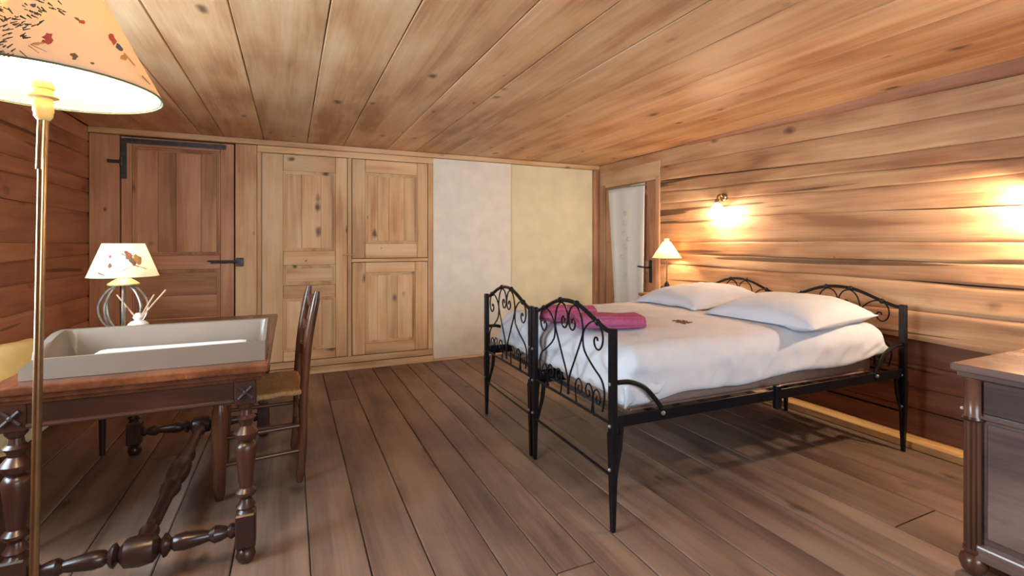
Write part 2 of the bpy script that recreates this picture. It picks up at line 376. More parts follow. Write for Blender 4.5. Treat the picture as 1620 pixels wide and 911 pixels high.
# back wall
YB = YF+.03
wall_back = struct(mk('wall_back', box(XL-.1, XR+.1, YB+.01, YB+.1, 0, ZC+.05), W_BACK))
mk('top_board', box(XL, XR, YF-.03, YB+.01, 2.072, ZC-.002, .004), W_PX, wall_back)
mk('corner_post', box(XL+.002, -1.245, YF-.012, YB+.01, 0, 2.068, .004), W_DZ, wall_back)
mk('door_post', box(-.436, -.27, YF-.014, YB+.01, 0, 2.068, .005), W_PZ, wall_back)
mk('plaster_panel', box(1.325, 2.195, YF-.008, YB+.01, .022, 2.069, .004), PLASTER_W, wall_back)
mk('plaster_panel', box(2.196, XR-.03, YF+.014, YB+.01, .022, 2.069, .002), PLASTER_Y, wall_back)
mk('corner_board', box(XR-.075, XR-.002, YF-.035, YB+.01, .0, 2.069, .005), W_DZ, wall_back)
struct(mk('baseboard_back', box(-.43, 1.322, YF-.03, YF-.016, 0, .065, .004), W_PX))
mk('skirting_strip', box(1.325, XR-.08, YF-.02, YB+.01, 0, .02, .003), W_PX, wall_back)
def paneled(root, x0, x1, z0, z1, panels, mx, mz, yf, depth=.03, horiz_last=False):
    """stiles, rails, recessed panels of boards and a moulding round each panel; panels from the top down as (x0, x1, z0, z1, boards, upright)"""
    px0, px1 = panels[0][0], panels[0][1]; g = .0015
    mk('stile', box(x0+g, px0-g, yf, yf+depth, z0+g, z1-g, .003), mz, root); mk('stile', box(px1+g, x1-g, yf, yf+depth, z0+g, z1-g, .003), mz, root)
    zs = [z1]+[q for p in panels for q in (p[3], p[2])]+[z0]
    for i in range(0, len(zs), 2): mk('rail', box(px0+g, px1-g, yf, yf+depth, zs[i+1]+g, zs[i]-g, .003), mx, root)
    for (a, b, c, d, nb, up) in panels:
        t = .028
        fr = G()
        for (q, e) in ((0, .0), (1, .011)):
            aa, bb, cc, dd = a+t*.5*q, b-t*.5*q, c+t*.5*q, d-t*.5*q; y0 = yf+.004+e; s = t*.5
            fr.add(box(aa, bb, y0, yf+.028, dd-s, dd, .002)).add(box(aa, bb, y0, yf+.028, cc, cc+s, .002)).add(box(aa, aa+s, y0, yf+.028, cc+s, dd-s, .002)).add(box(bb-s, bb, y0, yf+.028, cc+s, dd-s, .002))
        mk('moulding', fr, mz, root)
        a, b, c, d = a+t, b-t, c+t, d-t
        ws = [1+.35*random.uniform(-1, 1) for _ in range(nb)]; tot = sum(ws); acc = 0
        for wv in ws:
            s0, s1 = acc/tot, (acc+wv)/tot; acc += wv
            if up: mk('panel_board', box(a+(b-a)*s0+.0008, a+(b-a)*s1-.0008, yf+.016+random.uniform(-.001, .001), yf+.03, c, d, .0015), mz, root)
            else: mk('panel_board', box(a, b, yf+.016, yf+.03, c+(d-c)*s0+.0008, c+(d-c)*s1-.0008, .0015), mx, root)
door1 = struct(mk('door_1', box(-1.238, -.446, YB-.002, YB+.009, .015, 2.06), W_BACK), 'dark pine plank door with iron strap hinge and latch')
paneled(door1, -1.238, -.446, .015, 2.062, [(-1.165, -.55, 1.10, 1.985, 4, True), (-1.165, -.55, .12, .98, 4, False)], W_DX, W_DZ, YF-.002)
hg = G().add(box(-1.215, -.505, YF-.009, YF-.002, 2.008, 2.048, .002)).add(box(-1.238, -1.198, YF-.0088, YF-.002, 1.72, 2.046, .002)).add(tube([(-1.32, YF-.018, 1.855), (-1.225, YF-.012, 1.855)], .014, 8)).add(tube([(-1.232, YF-.012, 1.82), (-1.232, YF-.012, 1.89)], .012, 8))
hinge = mk('hinge', hg, IRON_OLD, door1); hinge['label'] = 'black iron L-shaped strap hinge'
for x in (-1.1, -.95, -.8, -.65, -.53): mk('nail', sphere((x, YF-.0095, 2.028), .006, 8, 4), IRON_OLD, hinge)
lt = G().add(tube([aty(328, 413, YF-.02), aty(352, 414, YF-.02), aty(376, 414, YF-.022)], [.006, .013, .013], 8)).add(box(-.43, -.372, YF-.03, YF-.014, 1.0, 1.075, .004)).add(box(-.62, -.5, YF-.008, YF-.002, 1.025, 1.055, .002))
latch = mk('latch', lt, IRON_OLD, door1); latch['label'] = 'grey forged iron latch bar'

# built-in cupboard
cup = tag(empty('wall_cupboard', (0, 0, 0)), 'pale knotty pine wall cupboard with three panelled doors next to white plaster', 'cupboard')
mk('back_board', box(-.268, 1.323, YB-.001, YB+.009, .07, 2.068), W_BACK, cup)
mk('frame_rail', box(-.268, 1.323, YF-.006, YB-.002, 2.012, 2.07, .003), W_PX, cup)
mk('frame_rail', box(-.268, 1.323, YF-.006, YB-.002, .066, .125, .003), W_PX, cup)
mk('frame_stile', box(-.268, -.235, YF-.006, YB-.002, .127, 2.01, .003), W_PZ, cup)
mk('frame_stile', box(.494, .53, YF-.006, YB-.002, .127, 2.01, .003), W_PZ, cup)
mk('frame_stile', box(1.272, 1.323, YF-.006, YB-.002, .127, 2.01, .003), W_PZ, cup)
mk('middle_rail', box(.532, 1.27, YF-.004, YB-.002, 1.022, 1.052, .003), W_PX, cup)
def cdoor(label, x0, x1, z0, z1, panels):
    d = mk('door', box(x0, x1, YF+.024, YF+.0275, z0, z1), W_BACK, cup); d['label'] = label
    paneled(d, x0, x1, z0, z1, panels, W_PX, W_PZ, YF-.006)
    return d
dA = cdoor('tall pine door with three recessed panels', -.232, .491, .13, 2.008, [(-.06, .385, 1.13, 1.86, 3, True), (-.06, .385, .82, 1.0, 1, False), (-.06, .385, .22, .70, 3, True)])
mk('latch_peg', box(.455, .56, YF-.022, YF-.007, 1.085, 1.1, .003), W_DX, dA)
dB = cdoor('upper small pine door with one panel', .535, 1.268, 1.056, 2.008, [(.655, 1.16, 1.20, 1.88, 4, True)])
dC = cdoor('lower small pine door with one panel', .535, 1.268, .13, 1.018, [(.655, 1.14, .235, .915, 4, True)])

# trims at the right wall
tz = G([(XR-.045, -1.2, ZC-.001), (XR+.04, -1.2, ZC-.001), (XR-.045, 3.4, ZC-.001), (XR+.04, 3.4, ZC-.001), (XR-.045, -1.2, 1.985), (XR+.04, -1.2, 1.985), (XR-.045, 3.4, ZC-.014), (XR+.04, 3.4, ZC-.014)],
       [(0, 1, 3, 2), (4, 6, 7, 5), (0, 4, 5, 1), (2, 3, 7, 6), (0, 2, 6, 4), (1, 5, 7, 3)])
struct(mk('trim_1', tz, W_LOGL))  # darker wood than the wall logs: the beam's shade put into the colour
bg = log_geo(XR-.05, XR+.08, lambda y: 0, lambda y: .05+.004*nz(y*1.5, 3), -1.1, 3.7, 99)
struct(mk('baseboard_right', bg, W_PX and wood('sill_beam', (170, 124, 76), (206, 160, 104), (224, 184, 130), 'Y', .3, .6, vary=.05)))

# door in the right wall, with a white curtain
door2 = struct(mk('door_2', box(XR+.02, XR+.13, DY0, DY1, .0, 1.868), W_DZ), 'pine door hung with a white curtain')
for (a, b, c, d) in ((DY0-.058, DY0, 0, 1.872), (DY1, YF-.04, 0, 1.872)): mk('jamb', box(XR-.012, XR+.05, a, b, c, d, .004), W_DZ, door2)
mk('lintel', box(XR-.006, XR+.05, DY0-.056, YF-.036, 1.842, 2.03, .004), W_CEIL, door2)
for (a, b) in ((DY0+.004, DY0+.13), (DY1-.13, DY1-.004)): mk('stile', box(XR+.004, XR+.02, a, b, .01, 1.836, .003), W_DZ, door2)
for (c, d) in ((.01, .2), (.9, 1.02), (1.7, 1.836)): mk('rail', box(XR+.004, XR+.02, DY0+.132, DY1-.132, c, d, .003), W_DX, door2)
hp = mk('handle_plate', box(XR-.005, XR+.004, 3.905, 3.94, .80, 1.03, .002), IRON, door2)
mk('handle', tube(smooth_path([(XR, 3.922, .955), (XR-.055, 3.925, .955), (XR-.06, 3.96, .957), (XR-.058, 4.05, .962)], 4), .009, 8), IRON, hp, True)
cg = G(); NU, NV = 46, 30
for j in range(NV+1):
    t = j/NV; z = 1.815-1.6*t
    ya, yb = 3.975+.012*t+.02*t*t, 4.605-.14*t
    for i in range(NU+1):
        s = i/NU
        x = XR-.028-.012*math.sin(s*2*PI*2.4+.5+t*.6)*(.35+.65*t)-.008*nz(s*5, t*2, 4)
        cg.v.append((x, ya+(yb-ya)*s, z-.022*s*(1-t)+.022*(1-t)*.5))
for j in range(NV):
    for i in range(NU): a = j*(NU+1)+i; cg.f.append((a, a+1, a+NU+2, a+NU+1))
cur = mk('door_curtain', cg, CURTAIN, None, 'all')
sm = cur.modifiers.new('thick', 'SOLIDIFY'); sm.thickness = .0015
tag(cur, 'narrow white sheer curtain with curled embroidery hanging over the door', 'curtain')
mk('curtain_rod', tube([(XR-.03, 3.955, 1.80), (XR-.03, 4.625, 1.822)], .006, 8), IRON_CAGE, cur)
eb = []
for (yy, zz, s) in ((4.27, 1.52, 1), (4.29, 1.42, -1), (4.30, 1.30, 1), (4.22, 1.24, 1), (4.28, 1.16, -1), (4.33, 1.05, 1), (4.27, .86, -1)):
    p = [(XR-.052, yy+s*.03*math.cos(a)*(1-a/9), zz+.032*math.sin(a)*(1-a/9)) for a in [k*.5 for k in range(13)]]
    mk('embroidery', tube(p, .0028, 5), EMBROID, cur)

# ------------------------------------------------------------------ iron beds
BEDX0, BEDX1 = 0.0, 2.0
def mirror(p): return [(-a, b) for a, b in p]
def scroll_end(cx, cz, r0, r1, a0, turns, n=16):
    return [(cx+(r0+(r1-r0)*k/n)*math.cos(a0+turns*2*PI*k/n), cz+(r0+(r1-r0)*k/n)*math.sin(a0+turns*2*PI*k/n)) for k in range(n+1)]
def end_panel(root, x, half, ornate_low=True):
    """posts, arch and scrolls of a bed end in the plane x; half = half the width between the posts"""
    k = half/.378
    def T(name, pts, r, n=4, seg=6):
        return mk(name, tube(smooth_path([(x, u*k, z) for u, z in pts], n), r, seg), IRON, root, True)
    for s in (-1, 1):
        pg = G().add(box(x-.014, x+.014, s*half-.018, s*half+.018, .40, .846, .004))
        p = mk('post', pg, IRON, root)
        lg = G([(x+a*.016, s*half+b*.02, .41) for a, b in ((-1, -1), (1, -1), (1, 1), (-1, 1))]+[(x+a*.008, s*half+b*.009, 0) for a, b in ((-1, -1), (1, -1), (1, 1), (-1, 1))],
               [(0, 1, 2, 3), (7, 6, 5, 4), (0, 4, 5, 1), (1, 5, 6, 2), (2, 6, 7, 3), (3, 7, 4, 0)])
        mk('leg', lg, IRON, root)
        for zz in (.615, .44, .26): mk('bolt', sphere((x-.016, s*half, zz), .008, 8, 5), IRON_CAGE, p)
    arch = mk('top_rail', tube(smooth_path([(x, u*k, z) for u, z in [(-.37, .83), (-.335, .833), (-.264, .855), (-.16, .895), (-.08, .916), (0, .922), (.08, .916), (.16, .895), (.264, .855), (.335, .833), (.37, .83)]], 4), .0105, 8), IRON, root, True)
    for u, z in ((-.264, .855), (-.08, .916), (.08, .916), (.264, .855)): mk('collar', sphere((x, u*k, z), .016, 10, 6), IRON, arch)
    for s in (1, -1):
        f = (lambda p: p) if s == 1 else mirror
        outer = [(.262, .772), (.258, .785), (.242, .785), (.233, .765), (.245, .742), (.27, .735), (.295, .755), (.304, .79), (.295, .825), (.27, .848), (.237, .855), (.20, .845), (.16, .815), (.138, .776), (.15, .71), (.225, .652), (.293, .61), (.317, .551), (.30, .475)]
        T('scroll', f(outer), .0045, 3)
        inner = [(.038, .817), (.036, .83), (.05, .84), (.066, .825), (.062, .80), (.042, .785), (.018, .795), (.005, .825), (.008, .86), (.03, .892), (.06, .905), (.085, .902), (.115, .875), (.133, .83), (.134, .776), (.07, .66), (.008, .547), (.004, .467)]
        T('scroll', f(inner), .0045, 3)
        if ornate_low:
            for (c, d, q) in ((.10, .53, 1), (.19, .53, -1), (.255, .52, 1)):
                T('low_scroll', f([(c+q*a*.85, d+b) for a, b in ((-.026, -.085), (-.036, -.03), (-.034, .01), (-.01, .036), (.018, .032), (.034, .006), (.024, -.02), (.004, -.022), (-.008, -.006), (.002, .008))]), .0038, 3, 5)
    mk('bottom_rail', tube([(x, -half, .445), (x, half, .445)], .007, 6), IRON, root)
    mk('cross_bar', tube([(x, -half, .228), (x, half, .228)], .0065, 6), IRON, root)
def iron_bed(label, loc, half, rz, outer):
    b = tag(empty('iron_bed', loc, rz), label, 'bed', 'black wrought iron single beds pushed together')
    end_panel(b, BEDX0, half); end_panel(b, BEDX1, half)
    for s in (-1, 1):
        y = s*half
        rail = mk('side_rail', G().add(box(.016, 1.985, y-.004, y+.004, .43, .478, .001)).add(box(.016, 1.985, min(y, y-s*.035), max(y, y-s*.035), .43, .436, .001)), IRON, b)
        mk('rail_joint', box(.95, .985, y-.012, y+.012, .385, .50, .003), IRON, rail)
        for x0, x1 in ((.02, 1), (1.98, -1)):
            mk('brace', tube([(x0+x1*.03, y-s*.012, .43), (x0+x1*.022, y-s*.01, .34), (x0-x1*.008, y, .2)], [.012, .011, .006], 6), IRON, b)
            if s != outer: continue
            pts = smooth_path([(x0, y, .618), (x0+x1*.07, y, .612), (x0+x1*.15, y, .575), (x0+x1*.22, y, .50), (x0+x1*.235, y, .47)], 4)
            mk('corner_arc', tube(pts, .011, 8), IRON, rail, True)
            mk('bolt', sphere((x0+x1*.235, y+s*.008, .462), .011, 8, 5), IRON_CAGE, rail)
    for i in range(12):
        x = .09+i*.16
        mk('slat', box(x, x+.045, -half+.006, half-.006, .437, .441), IRON_OLD, b)
    return b
BY = 2.435; RZ = math.radians(-1.4)
def bedpt(dx, dy): c, s = math.cos(RZ), math.sin(RZ); return (1.24+c*dx-s*dy, BY+s*dx+c*dy, 0)
iron_bed('black wrought iron single bed nearer the camera with scrolled ends', bedpt(0, -.396), .372, RZ, -1)
iron_bed('black wrought iron single bed farther away beside the plaster wall', bedpt(0, .391), .366, RZ, 1)
def mattress(label, dy, half):
    m = mk('mattress', box(.14, 1.9, -half, half, .442, .56, .03, 3), MATTRESS, None, 35, bedpt(0, dy), (0, 0, RZ))
    mk('piping', G().add(tube([(.17, -half-.002, .552), (1.87, -half-.002, .552)], .005, 6)).add(tube([(.17, -half-.002, .452), (1.87, -half-.002, .452)], .005, 6)), MATTRESS, m)
    return tag(m, label, 'mattress', 'thin single mattresses on the iron beds')
mattress('pinkish beige mattress on the nearer iron bed', -.365, .295)
mattress('pinkish beige mattress on the farther iron bed', .362, .295)
# duvet
def rounded_box(hx, hy, hz, r, nx, ny, nzz, rl=None):
    bm = bmesh.new(); idx = {}; g = G()
    def vert(i, j, k):
        key = (i, j, k)
        if key not in idx:
            idx[key] = len(g.v); g.v.append((-1+2*i/nx, -1+2*j/ny, -1+2*k/nzz))
        return idx[key]
    for i in range(nx):
        for j in range(ny):
            g.f.append((vert(i, j, nzz), vert(i+1, j, nzz), vert(i+1, j+1, nzz), vert(i, j+1, nzz)))
            g.f.append((vert(i, j, 0), vert(i, j+1, 0), vert(i+1, j+1, 0), vert(i+1, j, 0)))
    for i in range(nx):
        for k in range(nzz):
            g.f.append((vert(i, 0, k), vert(i+1, 0, k), vert(i+1, 0, k+1), vert(i, 0, k+1)))
            g.f.append((vert(i, ny, k), vert(i, ny, k+1), vert(i+1, ny, k+1), vert(i+1, ny, k)))
    for j in range(ny):
        for k in range(nzz):
            g.f.append((vert(0, j, k), vert(0, j, k+1), vert(0, j+1, k+1), vert(0, j+1, k)))
            g.f.append((vert(nx, j, k), vert(nx, j+1, k), vert(nx, j+1, k+1), vert(nx, j, k+1)))
    out = []
    r_top = r
    for (a, b, c) in g.v:
        r = r_top if c >= 0 or rl is None else r_top+(rl-r_top)*min(1, -c*1.5)
        p = Vector((a*hx, b*hy, c*hz)); q = Vector((max(-hx+r, min(hx-r, p.x)), max(-hy+r, min(hy-r, p.y)), max(-hz+r, min(hz-r, p.z))))
        d = p-q
        out.append(tuple(q+d.normalized()*r) if d.length > 1e-6 else tuple(p))
    g.v = out; bm.free(); return g
dg = rounded_box(.945, .738, .105, .10, 110, 90, 14, .03)
nv = []
for (x, y, z) in dg.v:
    u, v = x/.945, y/.738
    top = max(0, z/.105)
    z2 = z+top*(.035*(1-u**4)*(1-v**4)+.014*nz(x*2.2, y*2.2, 1)+.009*nz(x*5+y*3, y*5, 2)+.004*nz(x*14-y*6, y*9+x*4, 8))
    edge = max(abs(u), abs(v))
    cre = (.009*nz((x+z)*6, (x-z)*13, y*3)+.011*nz(x*4+z*3, z*9-x*2, 5))*max(0, (edge-.72)/.28)
    if v < -.6: y += .009*(1+math.sin(x*3.1+1))*(-v-.6)/.4+abs(cre)*1.5
    if u < -.8: x += abs(cre)*2
    if z < 0:
        lo = -z/.105
        z2 += lo*(.018*math.sin(x*9)*.5+.012*nz(x*4, y*4, 7)) - lo*(.02 if v < -.9 else 0)*(.3-u)
        z2 += lo*max(0, u-.5)*.03
    if z < -.02 and edge < .958: z2 = max(z2, -.0635+.002)
    nv.append((x, y, max(z2, -.13)))
dg.v = nv
duvet = mk('duvet', dg, LINEN, None, 'all', bedpt(1.01, -.005)[:2]+(.625,), (0, 0, RZ))
tag(duvet, 'plump white duvet spread over both iron beds', 'duvet')
# a corner of cloth hanging at the foot
sg = G()
for j in range(9):
    for i in range(13):
        s, t = i/12, j/8
        sg.v.append((-.93+.23*s, -.78-.01*math.sin(t*2.4)-.006*math.sin(s*9+t*2), -.04-.095*t*(1-.75*s)+.008*math.sin(s*14)))
for j in range(8):
    for i in range(12): a = j*13+i; sg.f.append((a, a+1, a+14, a+13))
sg.v = [(x, y+.052, z) for x, y, z in sg.v]
fl = mk('hanging_corner', sg, LINEN, duvet, 'all'); fm = fl.modifiers.new('thick', 'SOLIDIFY'); fm.thickness = .008
bpy.context.view_layer.update()
bv = BVHTree.FromPolygons([duvet.matrix_world @ Vector(p) for p in dg.v], dg.f)
def on_duvet(x, y):
    h = bv.ray_cast(Vector((x, y, 2)), Vector((0, 0, -1))); return h[0].z if h[0] else .73
# embroidered motif on the duvet
eg = G(); c0 = Vector((1.97, 2.05, 0))
for k in range(9):
    a = k*.7; r = .012+.032*random.random(); l = .03+.02*random.random()
    cx, cy = c0.x+r*math.cos(a), c0.y+r*.8*math.sin(a)
    pts = [(cx+l*.5*math.cos(a+.4), cy+l*.5*math.sin(a+.4)), (cx-l*.2*math.sin(a), cy+l*.2*math.cos(a)), (cx-l*.5*math.cos(a+.4), cy-l*.5*math.sin(a+.4)), (cx+l*.2*math.sin(a), cy-l*.2*math.cos(a))]
    n = len(eg.v); eg.v += [(x, y, on_duvet(x, y)+.004) for x, y in pts]+[(x, y, on_duvet(x, y)-.004) for x, y in pts]
    eg.f += [(n, n+1, n+2, n+3), (n+7, n+6, n+5, n+4)]+[(n+i, n+4+i, n+4+(i+1) % 4, n+(i+1) % 4) for i in range(4)]
eg.xf(duvet.matrix_world.inverted())
mo = mk('embroidered_motif', eg, EMBROID_B, duvet); mo['label'] = 'small brown embroidered sprig'
# pillows
def pillow(label, loc, sx, sy, th, rot, seed):
    g = G(); n = 26
    for side in (1, -1):
        for j in range(n+1):
            for i in range(n+1):
                u, v = -1+2*i/n, -1+2*j/n
                pin = 1-.07*(1-u*u)*abs(v)**3; pin2 = 1-.07*(1-v*v)*abs(u)**3
                h = (max(0, 1-abs(u)**2.6)*max(0, 1-abs(v)**2.6))**.55
                wr = .012*nz(u*2.5+seed, v*2.5, side)+.007*nz(u*7+seed, v*4+u*3, 3)
                g.v.append((u*sx*pin2+.0, v*sy*pin, side*(h*th*(1 if side > 0 else .55)+.004)+wr*h))
        b = (n+1)**2*(0 if side == 1 else 1)
        for j in range(n):
            for i in range(n): a = b+j*(n+1)+i; g.f.append((a, a+1, a+n+2, a+n+1) if side == 1 else (a, a+n+1, a+n+2, a+1))
    m = (n+1)**2
    bd = [i for i in range(n+1)]+[j*(n+1)+n for j in range(1, n+1)]+[n*(n+1)+i for i in range(n-1, -1, -1)]+[j*(n+1) for j in range(n-1, 0, -1)]
    for i in range(len(bd)): a, b = bd[i], bd[(i+1) % len(bd)]; g.f.append((a, b, b+m, a+m))
    M = Matrix.Translation(loc) @ Euler(rot).to_matrix().to_4x4(); Mi = M.inverted(); q = []
    for p in g.v:
        P = M @ Vector(p); P.z = max(P.z, on_duvet(P.x, P.y)+.007); q.append(tuple(Mi @ P))
    g.v = q
    o = mk('pillow', g, LINEN, None, 'all', loc, rot)
    tag(o, label, 'pillow', 'white pillows at the head of the beds')
pillow('large white pillow on the nearer bed, warm lamplight on its end', (2.72, 1.97, .772), .37, .325, .122, (math.radians(0), math.radians(-1), math.radians(8)), 1)
pillow('white pillow on the farther bed beside the bedside lamp', (2.73, 2.68, .785), .34, .325, .112, (0, math.radians(-4), math.radians(-3)), 5)
# towels
def towel(label, x, y, lx, ly, rz, th):
    z = max(on_duvet(x+a, y+b) for a in (-.1, 0, .1) for b in (-.06, 0, .06))+.003
    t = tag(empty('folded_towel', (x, y, z), rz), label, 'towel', 'magenta towels on the duvet')
    for k in range(2):
        g = rounded_box(lx/2-.008*k, ly/2-.006*k, th/4, th/4-.001, 24, 14, 4)
        g.v = [(a, b, c+.006*nz(a*8, b*8, k+x*5)) for a, b, c in g.v]
        g.mv(.006*k, .004*k, th/4+k*th/2-.002*k)
        M = Matrix.Translation((x, y, z)) @ Matrix.Rotation(rz, 4, 'Z'); Mi = M.inverted()
        g.v = [tuple(Mi @ Vector((P.x, P.y, max(P.z, on_duvet(P.x, P.y)+.002)))) for P in (M @ Vector(p) for p in g.v)]
        mk('fold', g, TOWEL, t, 'all')
    g = G()
    mk('rolled_edge', tube([(-lx/2+.01, -ly/2+.012, th*.5), (0, -ly/2+.008, th*.52), (lx/2-.01, -ly/2+.012, th*.5)], th*.36, 10), TOWEL, t, 'all')
towel('thicker magenta towel folded behind the bed end scrolls', 1.47, 2.44, .33, .21, math.radians(-30), .075)
towel('flatter magenta towel reaching towards the middle of the bed', 1.53, 2.13, .36, .19, math.radians(-22), .062)

# ------------------------------------------------------------------ wall sconces
def sconce(label, y, z, power):
    s = tag(empty('wall_sconce', (XR, y, z)), label, 'wall lamp', 'wall sconces over the beds')
    mk('back_plate', lathe([(.035, 0), (.035, .008), (.02, .018)], 16).xf(Matrix.Rotation(-PI/2, 4, 'Y')).mv(-.003, 0, .04), BRASS, s, True)
    mk('arm', tube(smooth_path([(-.01, 0, .04), (-.04, 0, .06), (-.07, 0, .05), (-.078, 0, .02)], 5), .007, 8), BRASS, s, True)
    mk('holder', lathe([(.016, .02), (.02, .0), (.018, -.012)], 14).mv(-.078, 0, 0), BRASS, s, True)
    mk('glass_shade', lathe([(.018, -.01), (.034, -.025), (.046, -.05), (.05, -.08), (.046, -.08), (.042, -.05), (.03, -.03), (.014, -.016)], 18, False).mv(-.078, 0, 0), FROST, s, True)
    mk('bulb', sphere((-.078, 0, -.05), .022, 12, 8), BULB, s, True)
    point_light('sconce_light', (XR-.078, y, z-.105), power, .025)
sconce('small wall sconce with glowing glass shade above the farther bed', 3.0, 1.55, 11)
sconce('small wall sconce with glowing glass shade near the dresser', 1.06, 1.52, 19)

# ------------------------------------------------------------------ bedside stand and lamp
ns = tag(empty('nightstand', (3.175, 3.55, 0)), 'small pine nightstand in the corner beside the curtained door', 'nightstand')
mk('top', box(-.15, .145, -.18, .18, .705, .73, .004), W_NIGHT, ns)
mk('body', box(-.135, .14, -.165, .165, .4, .705, .003), W_NIGHT, ns)
dr = mk('drawer', box(-.143, -.136, -.15, .15, .56, .69, .002), W_NIGHT, ns); mk('knob', sphere((-.155, 0, .625), .012), BRASS, dr)
for a in (-1, 1):
    for b in (-1, 1): mk('leg', box(a*.115-.018, a*.115+.018, b*.145-.018, b*.145+.018, 0, .4, .003), W_NIGHT, ns)
bl = tag(empty('bedside_lamp', (3.17, 3.5, .73)), 'lit cream cone shade lamp on the nightstand', 'lamp')
mk('base', lathe([(.055, 0), (.055, .012), (.03, .02), (.014, .03), (.02, .06), (.024, .085), (.012, .11), (.006, .12)], 18), IRON, bl, True)
mk('stem', lathe([(.005, .115), (.005, .42)], 8), BRASS, bl)
mk('shade', lathe([(.133, .335), (.034, .485), (.032, .485), (.13, .336)], 28, False), SHADE_BED, bl, True)
mk('finial', lathe([(.022, .48), (.022, .515), (.018, .515)], 12), SHADE_BED, bl)
mk('bulb', sphere((0, 0, .40), .02), BULB, bl, True)
point_light('bedside_light', (3.17, 3.5, .73+.435), 4.5, .02)

# ------------------------------------------------------------------ writing table
TX0, TX1, TY0, TY1, TZ = -.865, -.075, 2.03, 3.46, .75
tb = tag(empty('writing_table', (0, 0, 0)), 'dark walnut table with turned legs and stretchers under the changing mat', 'table')
mk('tabletop', box(TX0, TX1, TY0, TY1, TZ-.03, TZ, .006, 2), W_TOP, tb)
eg_ = G()
for (o_, z0, z1) in ((.012, .702, .722), (.026, .686, .704)):
    eg_.add(box(TX0+o_, TX1-o_, TY0+o_, TY1-o_, z0, z1, .005, 2))
mk('edge_moulding', eg_, W_TOP, tb)
LX = (TX0+.06, TX1-.078); LY = (TY0+.06, TY1-.06)
leg_prof = [(.012, .0), (.026, .006), (.034, .025), (.03, .045), (.018, .055), (.03, .062)]
mid_prof = [(.03, .19), (.022, .2), (.034, .212), (.024, .226), (.019, .24), (.036, .258), (.036, .268), (.023, .282), (.025, .3), (.034, .40), (.038, .435), (.03, .45), (.022, .455), (.04, .475), (.042, .49), (.03, .505), (.021, .515), (.024, .53), (.034, .545), (.022, .555), (.019, .575), (.03, .59), (.03, .6)]
lm = None
for x in LX:
    for y in LY:
        lg = mk('leg', lathe(mid_prof, 20).mv(x, y, 0), W_TABZ, tb, True)
        mk('corner_block', box(x-.036, x+.036, y-.034, y+.034, .6, .69, .003), W_TABZ, lg)
        mk('stretcher_block', box(x-.034, x+.034, y-.034, y+.034, .062, .19, .006), W_TABZ, lg)
        mk('foot', lathe(leg_prof, 18).mv(x, y, 0), W_TABZ, lg, True)
        cx = G()
        for s in (1, -1): cx.add(tube([(x-.022, y-.0365, .645-s*.022), (x+.022, y-.0365, .645+s*.022)], .007, 6))
        cx.add(sphere((x, y-.037, .645), .011, 8, 5))
        mk('carved_cross', cx, CARVED, lg)
for (y, s) in ((LY[0]-.022, 1), (LY[1]+.022, -1)):
    mk('apron', box(LX[0]+.037, LX[1]-.037, y-.01, y+.01, .615, .688, .002), W_TABX, tb)
    mk('bead', tube([(LX[0]+.037, y-.011*s, .616), (LX[1]-.037, y-.011*s, .616)], .008, 8), W_TABX, tb, True)
for x in LX:
    mk('apron', box(x-.01, x+.01, LY[0]+.036, LY[1]-.036, .615, .688, .002), W_TABY, tb)
    mk('bead', tube([(x, LY[0]+.036, .616), (x, LY[1]-.036, .616)], .008, 8), W_TABY, tb, True)
def turned_bar(p, q, prof):
    P, Q = Vector(p), Vector(q); d = Q-P; L_ = d.length
    g = lathe([(r, t*L_) for r, t in prof], 16)
    M = Matrix.Translation(P) @ d.to_track_quat('Z', 'Y').to_matrix().to_4x4()
    return g.xf(M)
endbar = [(.02, 0), (.028, .03), (.018, .05), (.026, .08), (.03, .12), (.018, .15), (.022, .18), (.03, .28), (.026, .33), (.018, .345), (.036, .365), (.04, .38), (.022, .4), (.046, .43), (.052, .5), (.046, .57), (.022, .6), (.04, .62), (.036, .635), (.018, .655), (.026, .67), (.03, .72), (.022, .82), (.018, .85), (.03, .88), (.026, .92), (.018, .95), (.028, .97), (.02, 1)]
longbar = [(.024, 0), (.024, .05), (.034, .07), (.02, .09), (.024, .12), (.026, .3), (.036, .34), (.04, .36), (.03, .4), (.044, .46), (.046, .5), (.044, .54), (.03, .6), (.04, .64), (.036, .66), (.026, .7), (.024, .88), (.02, .91), (.034, .93), (.024, .95), (.024, 1)]
ZS = .125
for y in LY: mk('stretcher', turned_bar((LX[0]+.03, y, ZS), (LX[1]-.03, y, ZS), endbar), W_TABX, tb, True)
mx_ = (LX[0]+LX[1])/2
mk('stretcher', turned_bar((mx_, LY[0]+.03, ZS), (mx_, LY[1]-.03, ZS), longbar), W_TABY, tb, True)

# changing mat with raised edges
ct = tag(empty('changing_mat', (-.447, 2.265, TZ)), 'pale grey padded changing mat with raised sides on the table end', 'changing mat')
NX, NY = 60, 30; cgx = G(); hx, hy = .358, .165
def rim(s, t):
    """height of the mat: s along x 0..1, t along y 0..1"""
    wl = max(0, 1-s/.10); wr = max(0, 1-(1-s)/.04); nr = max(0, 1-t/.16); fr = max(0, 1-(1-t)/.16)
    sm = lambda q: q*q*(3-2*q)
    hN = .068+.006*s; hF = .118; hE = hN+(hF-hN)*sm(min(1, max(0, (t-.1)/.75)))
    e = max(sm(min(1, wl*1.5))*hE, sm(min(1, wr*1.5))*hE, sm(min(1, nr*1.6))*hN, sm(min(1, fr*1.6))*hF)
    if s < .12: e = min(e, hE*(.55+.45*min(1, s/.05))) if t < .3 else e
    return max(.016, e)
for j in range(NY+1):
    for i in range(NX+1):
        s, t = i/NX, j/NY; cgx.v.append((-hx+2*hx*s, -hy+2*hy*t, rim(s, t)))
nb_ = len(cgx.v)
